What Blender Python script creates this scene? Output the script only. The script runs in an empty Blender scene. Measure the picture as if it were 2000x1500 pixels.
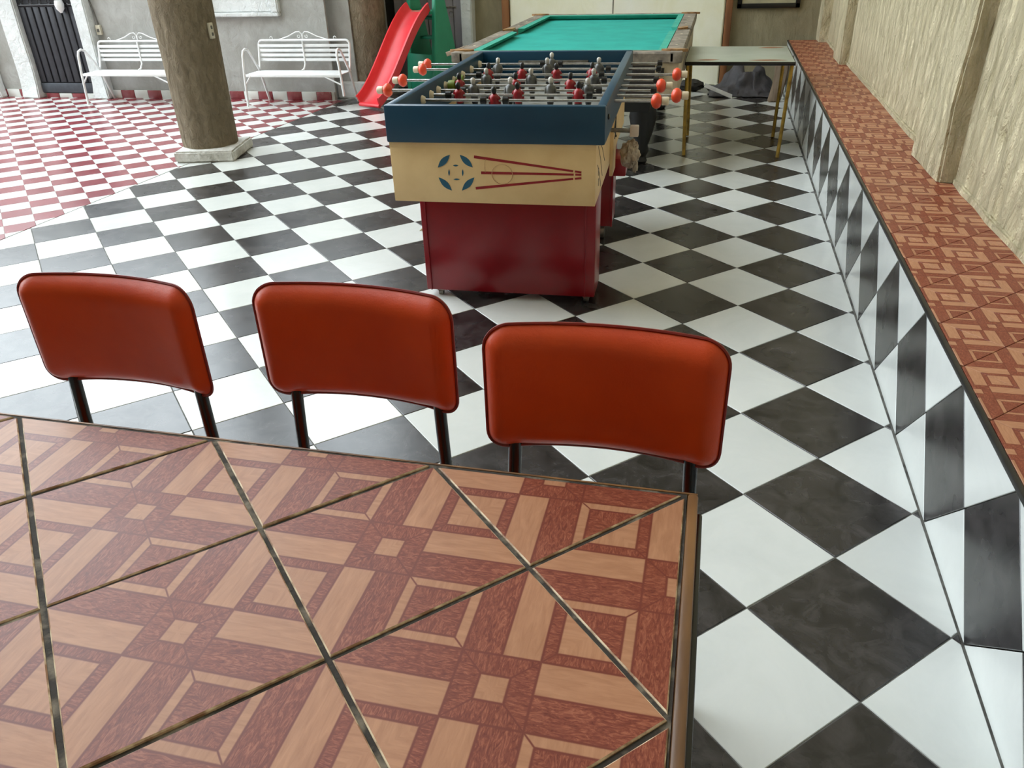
import bpy, bmesh, math, random
from mathutils import Vector, Matrix, noise
random.seed(7)
S = bpy.context.scene
COL = S.collection
R = math.radians
# ------------------------------------------------------------------ camera
cam_d = bpy.data.cameras.new('camera'); CAM = bpy.data.objects.new('camera', cam_d); COL.objects.link(CAM)
CAM.location = (-0.4334, -1.2712, 1.4677)
CAM.rotation_euler = (R(60.28514591), R(1.7133967), R(13.35034411))
FPX = 1528.53
cam_d.sensor_width = 36; cam_d.lens = FPX / 2000 * 36; cam_d.clip_start = .02
S.camera = CAM
# ------------------------------------------------------------------ sky (overcast, even)
W = bpy.data.worlds.new('overcast_sky'); S.world = W; W.use_nodes = True
bg = W.node_tree.nodes['Background']
bg.inputs['Color'].default_value = (.86, .95, 1.0, 1); bg.inputs['Strength'].default_value = 6.6
# ------------------------------------------------------------------ exposure
S.view_settings.view_transform = 'Standard'; S.view_settings.look = 'None'
S.view_settings.gamma = 1; S.view_settings.use_curve_mapping = False
S.view_settings.exposure = 0.0

# ================================================================== helpers
def srgb(r, g, b):
    f = lambda c: (c / 255 / 12.92) if c / 255 <= .04045 else ((c / 255 + .055) / 1.055) ** 2.4
    return (f(r), f(g), f(b), 1)

class NT:
    def __init__(s, name):
        s.m = bpy.data.materials.new(name); s.m.use_nodes = True
        s.t = s.m.node_tree; s.n = s.t.nodes; s.l = s.t.links
        s.b = s.n['Principled BSDF']
    def node(s, t, **k):
        o = s.n.new(t)
        for a, v in k.items(): setattr(o, a, v)
        return o
    def put(s, v, sock):
        if hasattr(v, 'is_output') or isinstance(v, bpy.types.NodeSocket): s.l.new(v, sock)
        else: sock.default_value = v
    def math(s, op, a, b=0.0, c=None, clamp=False):
        o = s.node('ShaderNodeMath', operation=op, use_clamp=clamp)
        s.put(a, o.inputs[0]); s.put(b, o.inputs[1])
        if c is not None: s.put(c, o.inputs[2])
        return o.outputs[0]
    def mix(s, f, a, b):
        o = s.node('ShaderNodeMix', data_type='RGBA')
        s.put(f, o.inputs[0]); s.put(a, o.inputs[6]); s.put(b, o.inputs[7])
        return o.outputs[2]
    def coord(s, kind='Object', scale=(1, 1, 1), off=None):
        if kind == 'World': src = s.node('ShaderNodeNewGeometry').outputs['Position']
        else: src = s.node('ShaderNodeTexCoord').outputs[kind]
        mp = s.node('ShaderNodeMapping'); s.l.new(src, mp.inputs[0]); mp.inputs['Scale'].default_value = scale
        if off is not None: s.put(off, mp.inputs['Location'])
        return mp.outputs[0]
    def noise(s, vec, scale, detail=4, rough=.55, dist=0):
        o = s.node('ShaderNodeTexNoise'); s.l.new(vec, o.inputs['Vector'])
        o.inputs['Scale'].default_value = scale; o.inputs['Detail'].default_value = detail
        o.inputs['Roughness'].default_value = rough; o.inputs['Distortion'].default_value = dist
        return o.outputs['Fac']
    def ramp(s, f, stops):
        o = s.node('ShaderNodeValToRGB'); s.l.new(f, o.inputs[0]); e = o.color_ramp.elements
        while len(e) < len(stops): e.new(.5)
        for el, (p, c) in zip(e, stops):
            el.position = p; el.color = c if len(c) == 4 else (*c, 1)
        return o.outputs[0]
    def bump(s, h, strength=.3, dist=.01):
        o = s.node('ShaderNodeBump'); o.inputs['Strength'].default_value = strength; o.inputs['Distance'].default_value = dist
        s.l.new(h, o.inputs['Height']); s.l.new(o.outputs[0], s.b.inputs['Normal'])
    def set(s, color=None, rough=.5, metal=0.0, spec=None, coat=None):
        if color is not None: s.put(color, s.b.inputs['Base Color'])
        s.put(rough, s.b.inputs['Roughness']); s.put(metal, s.b.inputs['Metallic'])
        if spec is not None: s.b.inputs['Specular IOR Level'].default_value = spec
        if coat: s.b.inputs['Coat Weight'].default_value = coat; s.b.inputs['Coat Roughness'].default_value = .08
        return s.m
MATS = {}
def M(name, c1, c2=None, scale=8, rough=.5, metal=0.0, bump=0, bscale=40, bdist=.004, stretch=(1, 1, 1), lo=.35, hi=.65, spec=None, coat=None, kind='Object'):
    t = NT(name); v = t.coord(kind, stretch)
    if c2 is None: c2 = tuple(x * .8 for x in c1[:3]) + (1,)
    col = t.ramp(t.noise(v, scale), [(lo, c1), (hi, c2)])
    if bump: t.bump(t.noise(v, bscale, 5), bump, bdist)
    MATS[name] = t.set(col, rough, metal, spec, coat)
    return t.m

# ---- tiles
def tile_mat(name, dark, light, spot, rough, sc, lo=.38, hi=.72):
    t = NT(name)
    oi = t.node('ShaderNodeObjectInfo').outputs['Random']; ri = t.node('ShaderNodeNewGeometry').outputs['Random Per Island']
    rnd = t.math('FRACT', t.math('ADD', t.math('MULTIPLY', oi, 7.31), t.math('MULTIPLY', ri, 5.17)))
    off = t.node('ShaderNodeCombineXYZ'); t.put(t.math('MULTIPLY', rnd, 37.0), off.inputs[0]); t.put(t.math('MULTIPLY', rnd, 11.0), off.inputs[1])
    v = t.coord('World', (1, 1, 1), off.outputs[0])
    n = t.noise(v, sc, 8, .68, .9); n2 = t.noise(v, sc * .35, 3)
    c = t.ramp(n, [(lo, dark), (hi, light)])
    c = t.mix(t.ramp(n2, [(.55, (0, 0, 0)), (.75, (.6, .6, .6))]), c, spot)
    hsv = t.node('ShaderNodeHueSaturation'); t.put(c, hsv.inputs['Color'])
    t.put(t.math('MULTIPLY_ADD', rnd, .14, .93), hsv.inputs['Value'])
    rg = t.math('MULTIPLY_ADD', n2, .12, rough - .06)
    MATS[name] = t.set(hsv.outputs[0], rg, 0, .62)
    t.bump(n2, .04, .004)
tile_mat('black_tile', srgb(21, 19, 20), srgb(66, 62, 62), srgb(36, 29, 28), .27, 11)
tile_mat('white_tile', srgb(208, 210, 207), srgb(199, 202, 199), srgb(205, 206, 202), .2, 4)
tile_mat('red_tile', srgb(116, 44, 51), srgb(134, 62, 68), srgb(122, 56, 62), .26, 9)
M('grout', srgb(120, 118, 112), srgb(70, 68, 64), 14, .9, bump=.3)
M('grout_light', srgb(190, 188, 182), srgb(150, 146, 140), 14, .9, bump=.3)
M('grout_dark', srgb(52, 46, 40), srgb(142, 130, 112), 22, .9, bump=.5, bscale=90, lo=.5, hi=.75)
M('ceramic_edge', srgb(150, 112, 84), srgb(226, 204, 172), 30, .5, lo=.42, hi=.6)

def parquet(name, H):
    """printed wood-parquet motif on a tile laid diagonally; H = half diagonal"""
    t = NT(name)
    oi = t.node('ShaderNodeObjectInfo').outputs['Random']; ri = t.node('ShaderNodeNewGeometry').outputs['Random Per Island']
    uv = t.node('ShaderNodeUVMap'); uv.uv_map = 'motif'
    sep = t.node('ShaderNodeSeparateXYZ'); t.l.new(uv.outputs[0], sep.inputs[0])
    u, v = sep.outputs[0], sep.outputs[1]
    au, av = t.math('ABSOLUTE', u), t.math('ABSOLUTE', v)
    mx, mn = t.math('MAXIMUM', au, av), t.math('MINIMUM', au, av)
    c, d, w = .237, .09, .078
    gt = lambda a, b: t.math('GREATER_THAN', a, b)
    lt = lambda a, b: t.math('LESS_THAN', a, b)
    same = gt(t.math('MULTIPLY', u, v), 0.0)
    corner = gt(mn, c); strip = t.math('MULTIPLY', corner, lt(mn, c + w))
    light = t.math('ABSOLUTE', t.math('SUBTRACT', same, strip))
    centre = lt(mx, c); inner = lt(mx, d)
    light = t.math('ADD', t.math('MULTIPLY', light, t.math('SUBTRACT', 1.0, centre)), inner, clamp=True)
    # thin printed joints
    dd = lambda a, k: t.math('ABSOLUTE', t.math('SUBTRACT', a, k))
    notc = t.math('SUBTRACT', 1.0, centre)
    big = 9.0
    sel = lambda cond, a: t.math('ADD', a, t.math('MULTIPLY', t.math('SUBTRACT', 1.0, cond), big))
    plank = t.math('MULTIPLY', notc, t.math('SUBTRACT', 1.0, corner))
    lines = [sel(lt(mx, c + .02), dd(mx, c)), sel(centre, dd(mx, d)), sel(plank, mn), sel(notc, dd(mn, c)), sel(corner, dd(mn, c + w)),
             sel(t.math('MULTIPLY', strip, lt(mx, c + w)), dd(au, av)), sel(t.math('MULTIPLY', centre, gt(mx, d)), dd(au, av))]
    lm = lines[0]
    for k in lines[1:]: lm = t.math('MINIMUM', lm, k)
    line = t.ramp(lm, [(.004, (1, 1, 1)), (.012, (0, 0, 0))])
    # grain runs along each plank
    vert = gt(av, au); hor = t.math('SUBTRACT', 1.0, vert)
    crs = t.math('ABSOLUTE', t.math('SUBTRACT', vert, corner))
    ga = t.math('ADD', t.math('MULTIPLY', crs, u), t.math('MULTIPLY', t.math('SUBTRACT', 1.0, crs), v))
    gb = t.math('ADD', t.math('MULTIPLY', crs, v), t.math('MULTIPLY', t.math('SUBTRACT', 1.0, crs), u))
    cx = t.node('ShaderNodeCombineXYZ'); t.put(t.math('MULTIPLY', ga, 9.0), cx.inputs[0]); t.put(t.math('MULTIPLY', gb, 1.3), cx.inputs[1])
    t.put(t.math('ADD', t.math('MULTIPLY', light, 3.3), t.math('MULTIPLY', t.math('ADD', oi, ri), 9.0)), cx.inputs[2])
    gl = t.noise(cx.outputs[0], 3.2, 5, .6, .5)
    cx2 = t.node('ShaderNodeCombineXYZ'); t.put(t.math('MULTIPLY', ga, 5.0), cx2.inputs[0]); t.put(t.math('MULTIPLY', gb, 1.25), cx2.inputs[1]); t.put(t.math('ADD', oi, ri), cx2.inputs[2])
    gd = t.noise(cx2.outputs[0], 7.0, 6, .72, 2.2)
    cl = t.ramp(gl, [(.3, srgb(158, 108, 78)), (.7, srgb(178, 128, 96))])
    cd = t.ramp(gd, [(.36, srgb(102, 44, 30)), (.5, srgb(124, 60, 42)), (.64, srgb(156, 92, 68))])
    col = t.mix(light, cd, cl)
    col = t.mix(line, col, srgb(110, 50, 36))
    worn = t.noise(t.coord('World'), 6, 4)
    hsv = t.node('ShaderNodeHueSaturation'); t.put(col, hsv.inputs['Color']); t.put(t.math('MULTIPLY_ADD', worn, .2, .9), hsv.inputs['Value'])
    MATS[name] = t.set(hsv.outputs[0], t.math('MULTIPLY_ADD', worn, .2, .3), 0, .28)
parquet('parquet_tile', 1)

# ---- plasters
def plaster(name, c1, c2, c3, scale, bump, streak=3.0, bdist=.03, rough=.9):
    t = NT(name)
    v = t.coord('World', (1, 1, 1 / streak)); v0 = t.coord('World')
    a = t.noise(v, scale, 8, .62, .6); b = t.noise(v0, scale * .22, 4); g = t.noise(v0, 90, 3)
    c = t.ramp(a, [(.3, c1), (.7, c2)])
    c = t.mix(t.ramp(b, [(.45, (0, 0, 0)), (.7, (.75, .75, .75))]), c, c3)
    h = t.math('ADD', t.math('MULTIPLY', a, 1.0), t.math('MULTIPLY', g, .12))
    t.bump(h, bump, bdist)
    MATS[name] = t.set(c, rough, 0, .2)
plaster('plaster_grey', srgb(154, 154, 150), srgb(172, 172, 170), srgb(144, 143, 137), 9, .45, 1.2)
plaster('plaster_sand', srgb(182, 169, 134), srgb(234, 220, 186), srgb(214, 201, 166), 15, 1.0, 2.6, .09)
plaster('plaster_column', srgb(116, 104, 86), srgb(156, 143, 122), srgb(130, 117, 97), 22, 1.0, 2.0, .06)
plaster('plaster_far', srgb(132, 124, 100), srgb(158, 148, 122), srgb(120, 112, 90), 8, .6, 3.0)
plaster('plaster_white', srgb(208, 212, 213), srgb(224, 227, 228), srgb(200, 204, 205), 16, .7, 1.0, .03)
plaster('panel_cream', srgb(232, 229, 202), srgb(240, 238, 220), srgb(240, 240, 236), 5, .3, 1.6, .02)
plaster('stone_plinth', srgb(188, 186, 180), srgb(222, 221, 217), srgb(172, 168, 160), 26, .8, 1.0, .02)
plaster('ceiling_paint', srgb(232, 230, 224), srgb(236, 234, 230), srgb(228, 226, 220), 6, .2, 1.0)

# ---- objects' materials
def vinyl():
    t = NT('orange_vinyl'); v = t.coord('Object')
    oi = t.node('ShaderNodeObjectInfo').outputs['Random']
    c = t.ramp(t.noise(v, 7, 3), [(.3, srgb(192, 60, 12)), (.7, srgb(204, 70, 16))])
    t.bump(t.math('ADD', t.noise(v, 260, 2), t.math('MULTIPLY', t.noise(v, 9, 3, .5, 1.5), 6.0)), .12, .002)
    MATS['orange_vinyl'] = t.set(c, .4, 0, .45)
vinyl()
M('piping_red', srgb(130, 24, 14), srgb(110, 18, 10), 20, .4)
M('black_enamel', srgb(14, 14, 15), srgb(24, 23, 23), 20, .25)
M('blue_paint', srgb(4, 52, 76), srgb(6, 58, 82), 6, .38, bump=.05, bscale=60)
M('cream_paint', srgb(230, 198, 146), srgb(218, 184, 132), 5, .45, bump=.04, bscale=50)
M('red_paint', srgb(134, 8, 22), srgb(120, 6, 18), 4, .28, bump=.05, bscale=6)
M('decal_blue', srgb(34, 92, 118), srgb(28, 82, 108), 9, .5)
M('decal_red', srgb(150, 22, 30), srgb(138, 18, 26), 9, .5)
M('stain_brown', srgb(182, 136, 98), srgb(206, 170, 124), 30, .6)
M('steel', srgb(190, 190, 188), srgb(160, 158, 154), 30, .25, .9)
M('steel_dull', srgb(150, 146, 138), srgb(110, 104, 96), 30, .4, .8)
M('orange_knob', srgb(232, 84, 50), srgb(220, 72, 42), 12, .3)
M('ivory', srgb(226, 212, 190), srgb(210, 196, 170), 12, .4)
M('player_red', srgb(150, 16, 24), srgb(128, 10, 18), 30, .35)
M('player_grey', srgb(92, 92, 88), srgb(64, 62, 60), 30, .35)
M('player_black', srgb(22, 20, 20), srgb(36, 32, 30), 30, .4)
M('player_skin', srgb(206, 176, 150), srgb(186, 150, 124), 30, .45)
M('player_pale', srgb(196, 192, 184), srgb(150, 146, 140), 30, .4)
M('field_grey', srgb(150, 150, 144), srgb(120, 120, 116), 5, .5)
M('bumper_green', srgb(120, 136, 40), srgb(96, 112, 30), 30, .4)
M('felt', srgb(10, 146, 134), srgb(22, 158, 146), 5, .95, bump=.1, bscale=400, bdist=.001)
M('felt_cushion', srgb(60, 158, 138), srgb(42, 146, 126), 8, .9)
M('worn_rail', srgb(146, 136, 122), srgb(88, 80, 72), 12, .6, bump=.3, bscale=30)
M('rail_edge', srgb(60, 46, 38), srgb(84, 66, 52), 14, .5)
M('pocket_leather', srgb(176, 136, 88), srgb(120, 84, 52), 20, .6, bump=.3)
M('pocket_dark', srgb(20, 17, 15), srgb(34, 28, 24), 20, .7)
M('apron_beige', srgb(196, 184, 160), srgb(176, 162, 138), 8, .6, bump=.15, bscale=20)
M('black_wood', srgb(13, 12, 12), srgb(22, 21, 20), 12, .5, bump=.2)
M('slide_red', srgb(214, 40, 50), srgb(224, 56, 64), 5, .42)
M('slide_green', srgb(26, 128, 98), srgb(32, 138, 106), 5, .5)
M('white_enamel', srgb(232, 233, 234), srgb(222, 224, 226), 10, .35)
M('dark_door', srgb(40, 41, 47), srgb(50, 51, 58), 9, .5, .2)
M('dark_door_low', srgb(54, 58, 66), srgb(72, 76, 84), 9, .5, .2)
M('mauve_wood', srgb(150, 146, 152), srgb(128, 124, 132), 6, .6, stretch=(1, 1, .15), bump=.2)
M('brown_wood', srgb(150, 100, 60), srgb(112, 70, 42), 9, .6, stretch=(1, 1, .12), bump=.2)
M('dark_gap', srgb(22, 20, 20), srgb(28, 26, 25), 9, .9)
M('stool_top', srgb(152, 158, 142), srgb(172, 176, 164), 4, .35, lo=.3, hi=.7)
M('rust', srgb(150, 104, 70), srgb(120, 80, 50), 30, .7)
M('brass_leg', srgb(176, 142, 62), srgb(112, 88, 42), 16, .4, .55, lo=.4, hi=.7)
M('tarp_dark', srgb(44, 42, 46), srgb(66, 62, 66), 8, .65, bump=.4, bscale=14, bdist=.02)
M('tarp_white', srgb(206, 206, 206), srgb(180, 180, 182), 8, .6)
M('rag_cloth', srgb(178, 164, 148), srgb(134, 118, 104), 20, .95, bump=.6, bscale=26, bdist=.012)
M('driftwood', srgb(190, 170, 150), srgb(120, 100, 82), 10, .8, stretch=(1, 1, .15), bump=.5)
M('picture_black', srgb(16, 15, 15), srgb(26, 25, 24), 8, .3)
M('picture_inner', srgb(176, 168, 138), srgb(150, 144, 120), 4, .5)
M('outlet_beige', srgb(206, 200, 184), srgb(194, 188, 170), 12, .4)
M('cable_grey', srgb(110, 108, 104), srgb(90, 88, 84), 12, .6)
M('ledge_trim', srgb(20, 19, 19), srgb(36, 33, 31), 14, .35)
M('table_edge', srgb(146, 104, 62), srgb(92, 62, 36), 12, .45, stretch=(1, .2, 1), bump=.3)
M('glass_dark', srgb(40, 46, 50), srgb(52, 58, 62), 2, .08)
M('leaf_tan', srgb(190, 172, 130), srgb(160, 140, 100), 30, .8)
M('label_white', srgb(220, 206, 196), srgb(206, 190, 178), 9, .5)

class B:
    """collects shapes, builds one mesh"""
    def __init__(s): s.v = []; s.f = []; s.mi = []; s.sm = []; s.uv = None
    def add(s, vs, fs, mi=0, sm=False):
        o = len(s.v); s.v += [tuple(p) for p in vs]
        for f in fs: s.f.append(tuple(i + o for i in f)); s.mi.append(mi); s.sm.append(sm)
        return s
    def box(s, x0, x1, y0, y1, z0, z1, bev=0, mi=0, m=None):
        bm = bmesh.new(); bmesh.ops.create_cube(bm, size=1)
        for p in bm.verts: p.co = Vector(((x0 + x1) / 2 + p.co.x * (x1 - x0), (y0 + y1) / 2 + p.co.y * (y1 - y0), (z0 + z1) / 2 + p.co.z * (z1 - z0)))
        if bev: bmesh.ops.bevel(bm, geom=list(bm.edges), offset=bev, segments=2, affect='EDGES', profile=.5)
        s.bm(bm, mi, False, m); return s
    def bm(s, bm, mi=0, sm=False, m=None):
        bm.verts.index_update()
        vs = [(m @ p.co if m else p.co.copy()) for p in bm.verts]
        s.add(vs, [[q.index for q in f.verts] for f in bm.faces], mi, sm); bm.free()
    def tube(s, path, r, n=8, mi=0, cap=True, closed=False):
        P = [Vector(p) for p in path]; N = len(P); rr = r if isinstance(r, (list, tuple)) else [r] * N
        vs = []; up = None
        for i, p in enumerate(P):
            a = P[(i - 1) % N] if (closed or i > 0) else P[i]; b = P[(i + 1) % N] if (closed or i < N - 1) else P[i]
            t = (b - a).normalized()
            if up is None: up = t.orthogonal().normalized()
            up = (up - t * up.dot(t))
            up = up.normalized() if up.length > 1e-6 else t.orthogonal().normalized()
            w = t.cross(up)
            for k in range(n):
                an = 2 * math.pi * k / n; vs.append(p + (up * math.cos(an) + w * math.sin(an)) * rr[i])
        fs = []
        for i in range(N if closed else N - 1):
            for k in range(n):
                j = (i + 1) % N; k2 = (k + 1) % n
                fs.append((i * n + k, i * n + k2, j * n + k2, j * n + k))
        s.add(vs, fs, mi, True)
        if cap and not closed:
            o = len(s.v) - len(vs)
            s.f += [tuple(o + k for k in range(n))[::-1], tuple(o + (N - 1) * n + k for k in range(n))]; s.mi += [mi, mi]; s.sm += [False, False]
        return s
    def lathe(s, prof, c=(0, 0, 0), n=24, mi=0, axis='z', sm=True):
        vs = []; fs = []
        for r, z in prof:
            for k in range(n):
                a = 2 * math.pi * k / n; p = (r * math.cos(a), r * math.sin(a), z)
                if axis == 'x': p = (p[2], p[0], p[1])
                if axis == 'y': p = (p[0], p[2], p[1])
                vs.append((p[0] + c[0], p[1] + c[1], p[2] + c[2]))
        for i in range(len(prof) - 1):
            for k in range(n): fs.append((i * n + k, i * n + (k + 1) % n, (i + 1) * n + (k + 1) % n, (i + 1) * n + k))
        fs.append(tuple(range(n))[::-1]); fs.append(tuple((len(prof) - 1) * n + k for k in range(n)))
        return s.add(vs, fs, mi, sm)
    def prism(s, poly, z0, z1, ch=0, mi=0, frame=None):
        """convex polygon (counter-clockwise) extruded z0..z1, top edge chamfered; frame maps (a,b,c)->xyz"""
        n = len(poly); cx = sum(p[0] for p in poly) / n; cy = sum(p[1] for p in poly) / n
        top = inset(poly, ch) if ch else poly
        if len(top) != n: top = [(cx + (p[0] - cx) * .95, cy + (p[1] - cy) * .95) for p in poly]
        f = frame or (lambda a, b, c: (a, b, c))
        vs = [f(a, b, z0) for a, b in poly] + [f(a, b, z1 - ch) for a, b in poly]; fs = []
        for i in range(n): fs.append((i, (i + 1) % n, n + (i + 1) % n, n + i))
        if ch:
            vs += [f(a, b, z1) for a, b in top]
            for i in range(n): fs.append((n + i, n + (i + 1) % n, 2 * n + (i + 1) % n, 2 * n + i))
            fs.append(tuple(2 * n + i for i in range(n)))
        else: fs.append(tuple(n + i for i in range(n)))
        fs.append(tuple(range(n))[::-1])
        return s.add(vs, fs, mi)
    def mesh(s, name, mats):
        me = bpy.data.meshes.new(name); me.from_pydata(s.v, [], s.f)
        for m in mats: me.materials.append(MATS[m])
        me.polygons.foreach_set('material_index', s.mi); me.polygons.foreach_set('use_smooth', s.sm)
        bm = bmesh.new(); bm.from_mesh(me); bmesh.ops.recalc_face_normals(bm, faces=bm.faces); bm.to_mesh(me); bm.free()
        me.set_sharp_from_angle(angle=R(42)); me.update(); return me

def link(name, data, parent=None, label=None, cat=None, group=None, kind=None, loc=None, rz=None):
    o = bpy.data.objects.new(name, data); COL.objects.link(o)
    if parent is not None: o.parent = parent
    if label: o['label'] = label
    if cat: o['category'] = cat
    if group: o['group'] = group
    if kind: o['kind'] = kind
    if loc: o.location = loc
    if rz is not None: o.rotation_euler = (0, 0, rz)
    return o
def obj(name, b, mats, parent=None, **k):
    if isinstance(mats, str): mats = [mats]
    return link(name, b.mesh(name, mats), parent, **k)
def thing(name, label, cat, loc=(0, 0, 0), rz=0, group=None, kind=None):
    return link(name, None, None, label, cat, group, kind, loc, rz)
def copy_tree(o, parent=None):
    c = o.copy(); COL.objects.link(c); c.parent = parent
    for ch in list(o.children): copy_tree(ch, c)
    return c

# ---- polygon tools
def clip(poly, a, b, c):
    """keep a*x+b*y<=c"""
    out = []
    for i in range(len(poly)):
        p, q = poly[i], poly[(i + 1) % len(poly)]
        dp, dq = a * p[0] + b * p[1] - c, a * q[0] + b * q[1] - c
        if dp <= 0: out.append(p)
        if (dp < 0 < dq) or (dq < 0 < dp):
            t = dp / (dp - dq); out.append((p[0] + t * (q[0] - p[0]), p[1] + t * (q[1] - p[1])))
    res = []
    for p in out:
        if not res or math.hypot(p[0] - res[-1][0], p[1] - res[-1][1]) > 1e-4: res.append(p)
    if len(res) > 1 and math.hypot(res[0][0] - res[-1][0], res[0][1] - res[-1][1]) < 1e-4: res.pop()
    return res
def area(p): return sum(p[i][0] * p[(i + 1) % len(p)][1] - p[(i + 1) % len(p)][0] * p[i][1] for i in range(len(p))) / 2
def inset(poly, d):
    res = list(poly)
    for i in range(len(poly)):
        p, q = poly[i], poly[(i + 1) % len(poly)]
        l = math.hypot(q[0] - p[0], q[1] - p[1]) or 1
        nx, ny = (q[1] - p[1]) / l, -(q[0] - p[0]) / l
        res = clip(res, nx, ny, nx * p[0] + ny * p[1] - d)
        if len(res) < 3: return []
    return res
CM = CAM.rotation_euler.to_matrix(); CL = Vector(CAM.location)
def px(p):
    q = CM.transposed() @ (Vector(p) - CL)
    if q.z > -.05: return None
    return (1000 + FPX * q.x / -q.z, 750 - FPX * q.y / -q.z)
TABLE_PX = [(-400, 745), (1357, 970), (1330, 1600), (-400, 1600)]
def seen(pts):
    """size in the photograph of a convex piece, 0 when out of view"""
    q = [px(p) for p in pts]
    if any(a is None for a in q): return 0
    for e in ((-1, 0, 0), (1, 0, 2000), (0, -1, 0), (0, 1, 1500)):
        q = clip(q, *e)
        if len(q) < 3: return 0
    intab = all(a[1] > 795 + a[0] * .129 and a[0] < 1340 for a in q)
    return 0 if intab else abs(area(q))

# ================================================================== floors
T = .33 * 2 ** .5
LEDX = .2525
BX = lambda y: -4.46 + .0394 * (y - 2.3)          # joint between the two floors
bA, bC = 1.0, 0.0394
def lay(cands, parent, thick, grout, limit, stuffname, full_mesh_cache, ch=.0015, matnames=(), uv=False, frame=None):
    """cands: (centre, poly(local to centre), matindex, isfull); the largest `limit` become tile objects, the rest one stuff part"""
    f = frame or (lambda a, b, c: (a, b, c))
    sc = []
    for c in cands:
        pts = [f(c[0][0] + a, c[0][1] + b, 0) for a, b in c[1]]
        sc.append((seen(pts), c))
    sc.sort(key=lambda t: -t[0])
    rest = B(); nrest = 0; restuv = []
    for k, (s, (c, poly, mi, full)) in enumerate(sc):
        pl = inset(poly, grout / 2)
        if len(pl) < 3 or area(pl) < 2e-5: continue
        if k < limit and s > 12:
            key = (mi, full)
            if full and key in full_mesh_cache: me = full_mesh_cache[key]
            else:
                me = B().prism(pl, -thick, 0, ch).mesh('tile', [matnames[mi]])
                if uv:
                    L = me.uv_layers.new(name='motif')
                    for lp in me.loops: co = me.vertices[lp.vertex_index].co; L.data[lp.index].uv = (co.x / uv, co.y / uv)
                if full: full_mesh_cache[key] = me
            o = link('tile', me, parent)
            if frame: o.matrix_local = FR(frame, c)
            else:
                j = random.uniform(-.0003, .0003); o.location = (c[0], c[1], j)
        else:
            n0 = len(rest.v)
            rest.prism([(a + c[0], b + c[1]) for a, b in pl], -thick, 0, ch, mi, f); nrest += 1
            if uv:
                m = len(pl); loc = list(pl) + list(pl) + (list(inset(pl, ch)) if ch else [])
                if len(loc) != len(rest.v) - n0: loc = list(pl) * 3
                restuv += [(a / uv, b / uv) for a, b in loc[:len(rest.v) - n0]]
    if nrest:
        me = rest.mesh(stuffname, list(matnames))
        if uv:
            L = me.uv_layers.new(name='motif')
            for lp in me.loops: L.data[lp.index].uv = restuv[lp.vertex_index]
        link(stuffname, me, parent, kind='stuff')
def FR(frame, c):
    o = Vector(frame(c[0], c[1], 0)); ex = Vector(frame(c[0] + 1, c[1], 0)) - o; ey = Vector(frame(c[0], c[1] + 1, 0)) - o; ez = Vector(frame(c[0], c[1], 1)) - o
    m = Matrix.Identity(4)
    for i in range(3): m[i][0], m[i][1], m[i][2], m[i][3] = ex[i], ey[i], ez[i], o[i]
    return m

fl = obj('floor', B().prism([(-4.5, -4.0), (.7, -4.0), (.7, 8.3), (-4.5, 8.3)], -.10, -.0025), 'grout', kind='structure', label='glossy black and white checkered tile floor of the covered hall', cat='floor')
cands = []
h = T / 2
for i2 in range(-21, 3):
    for j2 in range(-18, 37):
        if (i2 + j2) % 2 == 0: continue
        cx, cy = i2 * h, j2 * h
        dia = [(cx - h, cy), (cx, cy - h), (cx + h, cy), (cx, cy + h)]
        p = clip(dia, 1, 0, LEDX - .001 + .004 * max(0, cy) * .6)
        p = clip(p, -1, bC, -(-4.46 - bC * 2.3) - .004) if len(p) > 2 else p       # x >= BX(y)
        if len(p) > 2: p = clip(p, 0, 1, 8.0)
        if len(p) > 2: p = clip(p, 0, -1, 3.9)
        if len(p) < 3 or area(p) < 2e-4: continue
        full = abs(area(p) - 2 * h * h) < 1e-6
        cands.append(((cx, cy), [(a - cx, b - cy) for a, b in p], 0 if i2 % 2 == 0 else 1, full))
lay(cands, fl, .008, .0035, 300, 'outlying_tiles', {}, matnames=('black_tile', 'white_tile'))

fr = obj('floor_courtyard', B().prism([(-15.2, -3.1), (-4.5, -3.1), (-4.3, 7.4), (-15.2, 7.4)], -.11, -.0027), 'grout_light', kind='structure', label='small red and white checkered tile floor of the open courtyard', cat='floor')
cands = []
th = R(45.36); sz = .1755; ox, oy = -4.652, 2.828; ca, sa = math.cos(th), math.sin(th)
for i in range(-75, 40):
    for j in range(-48, 75):
        c = [(ox + (a * ca - b * sa) * sz, oy + (a * sa + b * ca) * sz) for a, b in ((i, j), (i + 1, j), (i + 1, j + 1), (i, j + 1))]
        cx = sum(p[0] for p in c) / 4; cy = sum(p[1] for p in c) / 4
        if cx < -15.1 or cy < -3.1 or cy > 7.2 or cx > -4: continue
        p = clip(c, 1, -bC, -4.46 - bC * 2.3 - .003)
        for e in ((0, 1, 6.885), (0, -1, 3.0), (-1, 0, 15.0)):
            if len(p) > 2: p = clip(p, *e)
        if len(p) < 3 or area(p) < 1e-4: continue
        full = abs(area(p) - sz * sz) < 1e-6
        cands.append(((cx, cy), [(a - cx, b - cy) for a, b in p], 0 if (i + j) % 2 else 1, full))
lay(cands, fr, .008, .002, 300, 'outlying_tiles', {}, ch=.001, matnames=('red_tile', 'white_tile'))

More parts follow.
